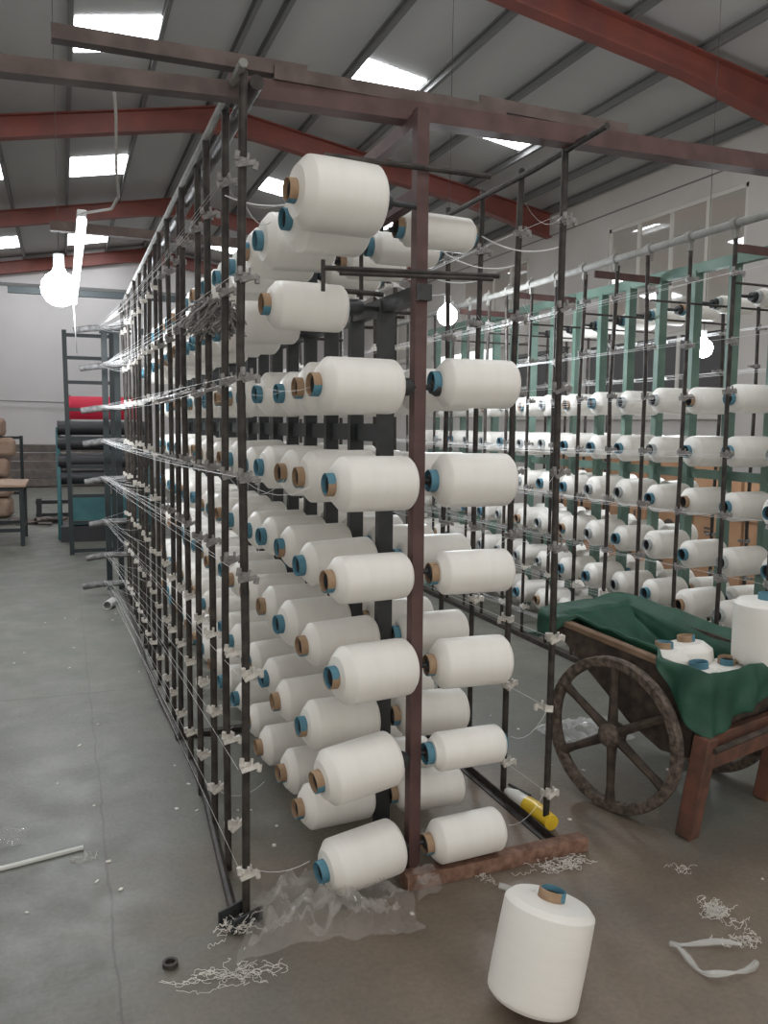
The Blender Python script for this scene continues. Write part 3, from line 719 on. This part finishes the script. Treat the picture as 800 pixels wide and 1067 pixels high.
def tuft(name, label, base, spread, nst, r, m, drop=.0, seed=1, zmax=.02, cat='yarn scrap', L=10):
    rd = random.Random(seed); mb = MB()
    for _ in range(nst):
        p = Vector(base) + Vector((rd.gauss(0, spread[0] * .4), rd.gauss(0, spread[1] * .4), rd.uniform(0, zmax)))
        a = rd.uniform(0, 2 * PI); pts = []
        for k in range(L):
            pts.append(p.copy()); a += rd.gauss(0, .9 if drop else 1.0)
            st_ = (spread[0] + spread[1]) * (.11 if drop else .055)
            p = p + Vector((math.cos(a) * st_, math.sin(a) * st_ * .7, rd.gauss(0, .004) - drop))
            if not drop: p.z = min(max(p.z, r), zmax + .01)
        mb.tube(pts, r, 4, False)
    return tag(mb.obj(name, m), label, cat)
tuft('fibre_tuft', 'tuft of straw coloured fibre hanging from the handcart handle', cw(.60, -.385, .33), (.05, .03), 60, .0012, FIBRE, .016, 3, .03, 'fibre tuft', 9)

# ------------------------------------------------------------------ things on the floor
fb = bobbin((1.045, 1.645, .145), .110, 'two-tone', 'large white yarn bobbin standing tilted alone on the open floor in front', None, rot=(0, 0, 0))
ax = Vector((.262, .10, .957)).normalized()
q = Vector((-1, 0, 0)).rotation_difference(ax); fb.rotation_mode = 'QUATERNION'; fb.rotation_quaternion = q
def lowest(o):
    bpy.context.view_layer.update(); return min((c.matrix_world @ v.co).z for c in o.children for v in c.data.vertices)
fb.location.z -= lowest(fb) - .001
def crumple(name, label, corners, h, m, nu=44, nv=26, seed=1, amp=1., cat='plastic sheet'):
    from mathutils import noise
    c = [Vector((*p, 0)) for p in corners]
    def fn(u, v):
        p = c[0].lerp(c[1], u).lerp(c[3].lerp(c[2], u), v)
        e = 1 + .0 * u; s = Vector((p.x * 9, p.y * 9, seed * 3.1))
        jit = noise.noise_vector(Vector((u * 3, v * 3, seed))) * .035 * amp
        ridged = 1 - abs(noise.noise(s * 1.7)) * 2
        z = max(0, h * (.45 * ridged + .6 * abs(noise.noise(s * 3.1 + Vector((5, 1, 2)))) + .25 * abs(noise.noise(s * 8))) )
        edge = min(u, 1 - u, v, 1 - v) * 5
        return (p.x + jit.x, p.y + jit.y, .003 + z * min(1, .25 + edge))
    return tag(MB().grid(fn, nu, nv).obj(name, m, None, 25), label, cat)
crumple('plastic_sheet', 'crumpled clear plastic sheet on the floor below the foremost bobbins', [(.48, 2.34), (.93, 2.28), (.90, 2.0), (.39, 2.05)], .13, FILM, 70, 44, seed=2)
crumple('plastic_scrap', 'small clear plastic scrap gathered at the foot of the front post', [(.95, 2.24), (1.04, 2.27), (1.03, 2.16), (.94, 2.14)], .12, FILM, 14, 12, 4, .4)
crumple('plastic_bag', 'milky plastic bag lying on the floor beyond the handcart wheel', [(2.0, 3.28), (2.42, 3.30), (2.36, 3.0), (2.02, 3.05)], .05, FILM2, 28, 22, 6)
crumple('plastic_scrap', 'clear plastic scrap on the floor at the edge of the aisle', [(-.28, 3.03), (-.16, 3.02), (-.15, 2.9), (-.25, 2.88)], .05, FILM, 16, 12, 8, .6)
mb = MB(); mb.tube([(-.5, 2.82, .006), (-.24, 2.765, .006), (-.215, 2.757, .006), (-.1, 2.782, .006), (.025, 2.81, .006)], .0085, 6); tag(mb.obj('plastic_strap', STRAP), 'bent white plastic strap lying on the aisle floor', 'strap')
ring = [(1.56 + .09 * math.cos(a) + .03 * math.cos(2 * a), 1.66 + .075 * math.sin(a) - .15 * (math.cos(a) + 1) * .16, .012 + .008 * math.sin(3 * a)) for a in [R(20 + 15 * k) for k in range(22)]]
tag(MB().tube(ring, [.003 + .007 * abs(math.sin(k * .7)) for k in range(22)], 7).obj('plastic_strip', FILM2), 'twisted clear plastic strip looped on the floor in front of the handcart', 'plastic strip')
tag(MB().tube([(1.20, 2.13, .012), (1.245, 2.075, .012), (1.29, 2.02, .012)], [.010, .009, .008], 8).obj('plastic_tube', FILM2), 'short clear plastic tube on the floor behind the tilted bobbin', 'tube')
tag(MB().lathe([(-.006, .013), (-.006, .02), (.006, .02), (.006, .013)], 20, True, M=Matrix.Translation((.222, 2.10, .0065)) @ Matrix.Rotation(PI/2, 4, 'Y')).obj('steel_ring', POLE), 'small dark steel ring lying on the aisle floor', 'ring')
tag(MB().lathe([(-.07, .028), (-.07, .033), (.07, .033), (.07, .028)], 20, True, M=Matrix.Translation((.30, 6.56, .034)) @ Matrix.Rotation(R(70), 4, 'Z')).obj('pipe_offcut', GREYPIPE), 'short grey pipe offcut on the floor beside the far thread bars', 'pipe')
yw = thing('film_roll', 'yellow and white wrapped roll lying on the base rail by the cart side pole', 'wrapper', (1.56, 2.5, 0))
MB().tube([(-.015, -.11, .032), (-.02, .0, .036), (-.025, .04, .036)], [.028, .031, .029], 12).obj('yellow_wrap', TAPE, yw)
MB().tube([(-.025, .04, .036), (-.03, .12, .034), (-.034, .17, .03)], [.027, .025, .014], 10).obj('torn_end', WFILM, yw)
MB().tube([(.0, .06, .055), (-.02, .18, .05)], .006, 6).obj('dark_tie', BLACK, yw)
WS = mat('scrap_white', (.70, .67, .62), .7)
tuft('yarn_scrap', 'tangle of loose white yarn beside the foot of the nearest aisle pole', (.41, 2.19, .0), (.05, .035), 34, .0008, WS, 0, 11, .03, L=18)
tuft('yarn_scrap', 'flat tangle of white yarn on the floor before the clear plastic sheet', (.38, 2.0, .0), (.13, .03), 26, .0008, WS, 0, 12, .012, L=18)
tuft('yarn_scrap', 'tangle of white yarn caught under the rusty base beam end', (1.45, 2.17, .0), (.10, .025), 34, .0008, WS, 0, 13, .02, L=18)
tuft('yarn_scrap', 'knot of white yarn on the floor beyond the twisted plastic strip', (1.72, 1.80, .0), (.05, .05), 40, .0009, WS, 0, 14, .014, L=18)
tuft('yarn_scrap', 'white yarn scrap trailing from the twisted plastic strip', (1.70, 1.68, .0), (.06, .05), 20, .0008, WS, 0, 15, .014, L=18)
tuft('yarn_scrap', 'faint wisp of yarn on the floor before the nearer cart leg', (1.80, 2.03, .0), (.03, .04), 8, .0007, WS, 0, 16, .01, L=18)
tuft('yarn_scrap', 'wisp of yarn below the bent plastic strap', (.03, 2.73, .0), (.04, .02), 7, .0007, WS, 0, 17, .01, L=18)
tuft('yarn_scrap', 'wisp of yarn between the base beam and the clear plastic tube', (1.18, 2.19, .0), (.03, .03), 8, .0007, WS, 0, 18, .012, L=18)
mb = MB(); rd = random.Random(5)
for x, y in [(.099, 2.697), (.06, 2.585), (.126, 2.516), (.031, 3.755), (.116, 3.999), (-.056, 3.371), (.391, 3.399), (.416, 2.961), (1.935, 3.296), (1.726, 3.012), (2.12, 3.105), (1.9, 3.5), (1.527, 1.59), (.6, 2.9), (.66, 2.75), (.62, 2.62), (.9, 2.1), (-.3, 5.2), (-.15, 6.2), (.0, 5.0), (2.0, 1.9), (1.35, 1.95), (.35, 3.0), (.42, 3.2), (-.6, 4.2)] + [(rd.uniform(-.6, 2.6), rd.uniform(2.2, 6.5)) for _ in range(40)]:
    mb.box((x, y, .002), (rd.uniform(.006, .018), rd.uniform(.005, .012), .003), Matrix.Rotation(rd.uniform(0, 3), 3, 'Z'))
tag(mb.obj('lint_flecks', WS), 'scattered white lint flecks on the concrete floor', 'lint', None, 'stuff')
tuft('lint_clump', 'grey clump of lint hanging on the third aisle pole below the top guides', (.475, 2.79, 1.775), (.06, .06), 170, .0032, CERAMD, .011, 21, .02, 'lint clump', 9)

# ------------------------------------------------------------------ cartons by the window wall
cb = MB().box((0, 0, .165), (.44, .56, .325)); CM = cb.mesh('carton_body', CARTON, 30)
flap = MB().box((0, 0, .3285), (.445, .05, .002)).mesh('packing_tape', WOODB)
pr1 = MB(); pr1.box((-.2215, .1, .22), (.002, .09, .02)); pr1.box((-.2215, .1, .185), (.002, .09, .02)); pr1 = pr1.mesh('printed_mark', PRINT)
pr2 = MB().lathe([(-.2215, .03), (-.2215, .085)], 24).mesh('printed_mark', PRINT)
pr3 = MB().box((-.2215, -.12, .2), (.002, .03, .16)).mesh('printed_mark', PRINT)
rd = random.Random(9)
for c in range(7):
    for l in range(4 if c > 2 else 3):
        e = thing('cardboard_carton', 'brown cardboard carton behind green rack, %s layer from floor, %s stack from the open end' % (ORD[l], ORD[c]), 'carton', (5.3 + rd.uniform(-.02, .02), 4.35 + .59 * c, l * .3285 + .001), rd.uniform(-.03, .03), 'cartons stacked behind the green rack')
        link('carton_body', CM, e); link('packing_tape', flap, e)
        m = (pr1, pr2, pr3)[(c + l) % 3]; p = link('printed_mark', m, e)
        if m is pr2: p.location = (0, 0, .165)

# ------------------------------------------------------------------ far end of the aisle
ld = thing('rack_ladder', 'dark ladder-like metal frame standing at the far end of the aisle', 'ladder', (.06, 9.35, 0))
for x in (0, .43):
    mb = MB(); bar(mb, rect(.045, .045), (x, 0, 0), (x - .02 if x == 0 else x + .01, 0, 2.33), (0, 1, 0)); mb.obj('side_rail', LADDER, ld)
for z in (.04, .34, .62, .93, 1.22, 1.52, 1.80, 2.05, 2.28):
    mb = MB(); bar(mb, rect(.03, .035), (0, 0, z), (.43, 0, z)); mb.obj('rung', LADDER, ld)
wm = thing('warping_machine', 'teal winding machine with dark rollers behind the ladder frame', 'machine', (.1, 10.7, 0))
poly = [(-.35, .0), (.25, .0), (.3, .9), (.15, 1.3), (-.1, 1.33), (-.3, 1.1), (-.42, .6)]
MB().prism([(y, z) for y, z in poly], .05, Matrix(((0, 0, 1, -.18), (1, 0, 0, .2), (0, 1, 0, 0), (0, 0, 0, 1)))).obj('side_plate', TEAL, wm, bevel=.01)
MB().prism([(y, z) for y, z in poly], .05, Matrix(((0, 0, 1, .85), (1, 0, 0, .2), (0, 1, 0, 0), (0, 0, 0, 1)))).obj('side_plate', TEAL, wm, bevel=.01)
for z, y in ((1.32, 0), (1.14, -.05), (.93, -.1), (.74, -.1)):
    MB().tube([(-.16, y, z), (.9, y, z)], .085, 14).obj('roller', ROLL, wm)
MB().box((.35, -.15, .36), (.8, .3, .34)).obj('base_box', TEAL, wm, bevel=.01)
MB().box((.35, -.1, .09), (1.0, .5, .18)).obj('plinth', ROLL, wm)
lf = thing('steel_trestle', 'low dark steel trestle on the floor in front of the teal machine', 'trestle', (-.02, 13.2, 0))
MB().box((0, 0, .22), (.75, .08, .05)).obj('top_bar', ROLL, lf)
for x in (-.33, .3): MB().box((x, 0, .14), (.07, .3, .28)).obj('foot', ROLL, lf)
MB().box((0, 0, .03), (.75, .06, .05)).obj('bottom_bar', ROLL, lf)
bn = MB().grid(lambda u, v: (.10 + 1.15 * u, 14.9 + .02 * math.sin(u * 9), 1.43 + .38 * v), 24, 2); bno = bn.obj('cloth_banner', BANNER); sm = bno.modifiers.new('s', 'SOLIDIFY'); sm.thickness = .01
tag(bno, 'plain red cloth banner stretched behind the far end of the dark rack', 'banner')
for i, x in enumerate((.12, 1.24)):
    tag(MB().tube([(x, 14.93, 0), (x, 14.93, 1.83)], .02, 8).obj('banner_post', PURL), ('thin steel post at the aisle end of the red banner', 'thin steel post at the rack end of the red banner')[i], 'post')
tb = thing('work_table', 'low steel table with a pale brown board top at the edge of the aisle', 'table', (-1.35, 10.6, 0))
MB().box((0, 0, .68), (1.9, 1.0, .03)).obj('table_top', TABLETOP, tb, bevel=.005)
for x in (-.88, .9):
    for y in (-.42, .42):
        MB().box((x, y, .333), (.045, .045, .665)).obj('leg', LADDER, tb)
for z, n_ in ((.64, 'apron_rail'), (.18, 'lower_rail')):
    for y in (-.42, .42): MB().box((0, y, z), (1.8, .03, .04)).obj(n_, LADDER, tb)
    MB().box((.9, 0, z), (.03, .84, .04)).obj(n_, LADDER, tb)
rd = random.Random(4)
for l in range(5):
    e = MB().box((0, 0, .145), (.62, .42, .27)).obj('kraft_bale', KRAFT, None, bevel=.06)
    e.location = (-1.0 + rd.uniform(-.05, .05) - (.12 if l == 4 else 0), 13.4, .0 + l * .29 + .001); e.rotation_euler = (0, 0, rd.uniform(-.15, .15))
    tag(e, 'brown wrapped bale beyond the work table, %s from the floor' % ORD[l], 'bale', 'bales beyond the work table')
pr = thing('steel_hurdle', 'dark steel hurdle standing beyond the work table', 'hurdle', (-1.0, 14.6, 0))
for x in (-.5, .38): MB().box((x, 0, .58), (.05, .05, 1.16)).obj('upright', LADDER, pr)
for z in (.25, 1.13): MB().box((-.06, 0, z), (.9, .04, .045)).obj('rail', LADDER, pr)
for i in range(5):
    mb = MB(); bar(mb, rect(.3, .16), (-1.6 + .05 * i, 19.2 + .1 * i, .1 + .18 * i), (1.5, 19.5, .1 + .175 * i)); tag(mb.obj('timber_beam', TIMBER, None, bevel=.01), 'old grey timber lying in the stack by the back wall, %s from the floor' % ORD[i], 'timber', 'timbers stacked by the back wall')
tuft('rag_heap', 'small heap of dark rags on the floor before the steel trestle', (-.15, 12.4, 0), (.5, .3), 40, .02, TIMBER, 0, 31, .08, 'rags')
tag(MB().tube([(-3, 21.9, 1.9), (-1, 21.92, 1.86), (0.5, 21.93, 1.84), (3, 21.93, 1.9)], .012, 6).obj('wall_cable', PURL), 'dark cable strung low across the back wall', 'cable')

# ------------------------------------------------------------------ light and camera
W = bpy.data.worlds.new('sky'); bpy.context.scene.world = W; W.use_nodes = True
W.node_tree.nodes['Background'].inputs[0].default_value = (1.0, .965, .91, 1); W.node_tree.nodes['Background'].inputs[1].default_value = 1.25
cam = bpy.data.cameras.new('camera'); co = bpy.data.objects.new('camera', cam); C.objects.link(co)
yaw, pit, rol = R(20.89), R(5.96), R(.572)
f = Vector((math.sin(yaw) * math.cos(pit), math.cos(yaw) * math.cos(pit), -math.sin(pit)))
r0 = Vector((math.cos(yaw), -math.sin(yaw), 0)); u0 = r0.cross(f)
r1 = r0 * math.cos(rol) + u0 * math.sin(rol); u1 = -r0 * math.sin(rol) + u0 * math.cos(rol)
M = Matrix((r1, u1, -f)).transposed().to_4x4(); M.translation = (0, 0, 1.4); co.matrix_world = M
cam.sensor_fit = 'VERTICAL'; cam.sensor_height = 36; cam.lens = 875.7 / 1067 * 36; cam.clip_start = .05; cam.clip_end = 200
sc = bpy.context.scene; sc.camera = co
sc.view_settings.view_transform = 'Standard'; sc.view_settings.look = 'None'; sc.view_settings.gamma = 1; sc.view_settings.use_curve_mapping = False
sc.view_settings.exposure = 0.08
sc.cycles.max_bounces = 8; sc.cycles.diffuse_bounces = 5; sc.cycles.transparent_max_bounces = 12
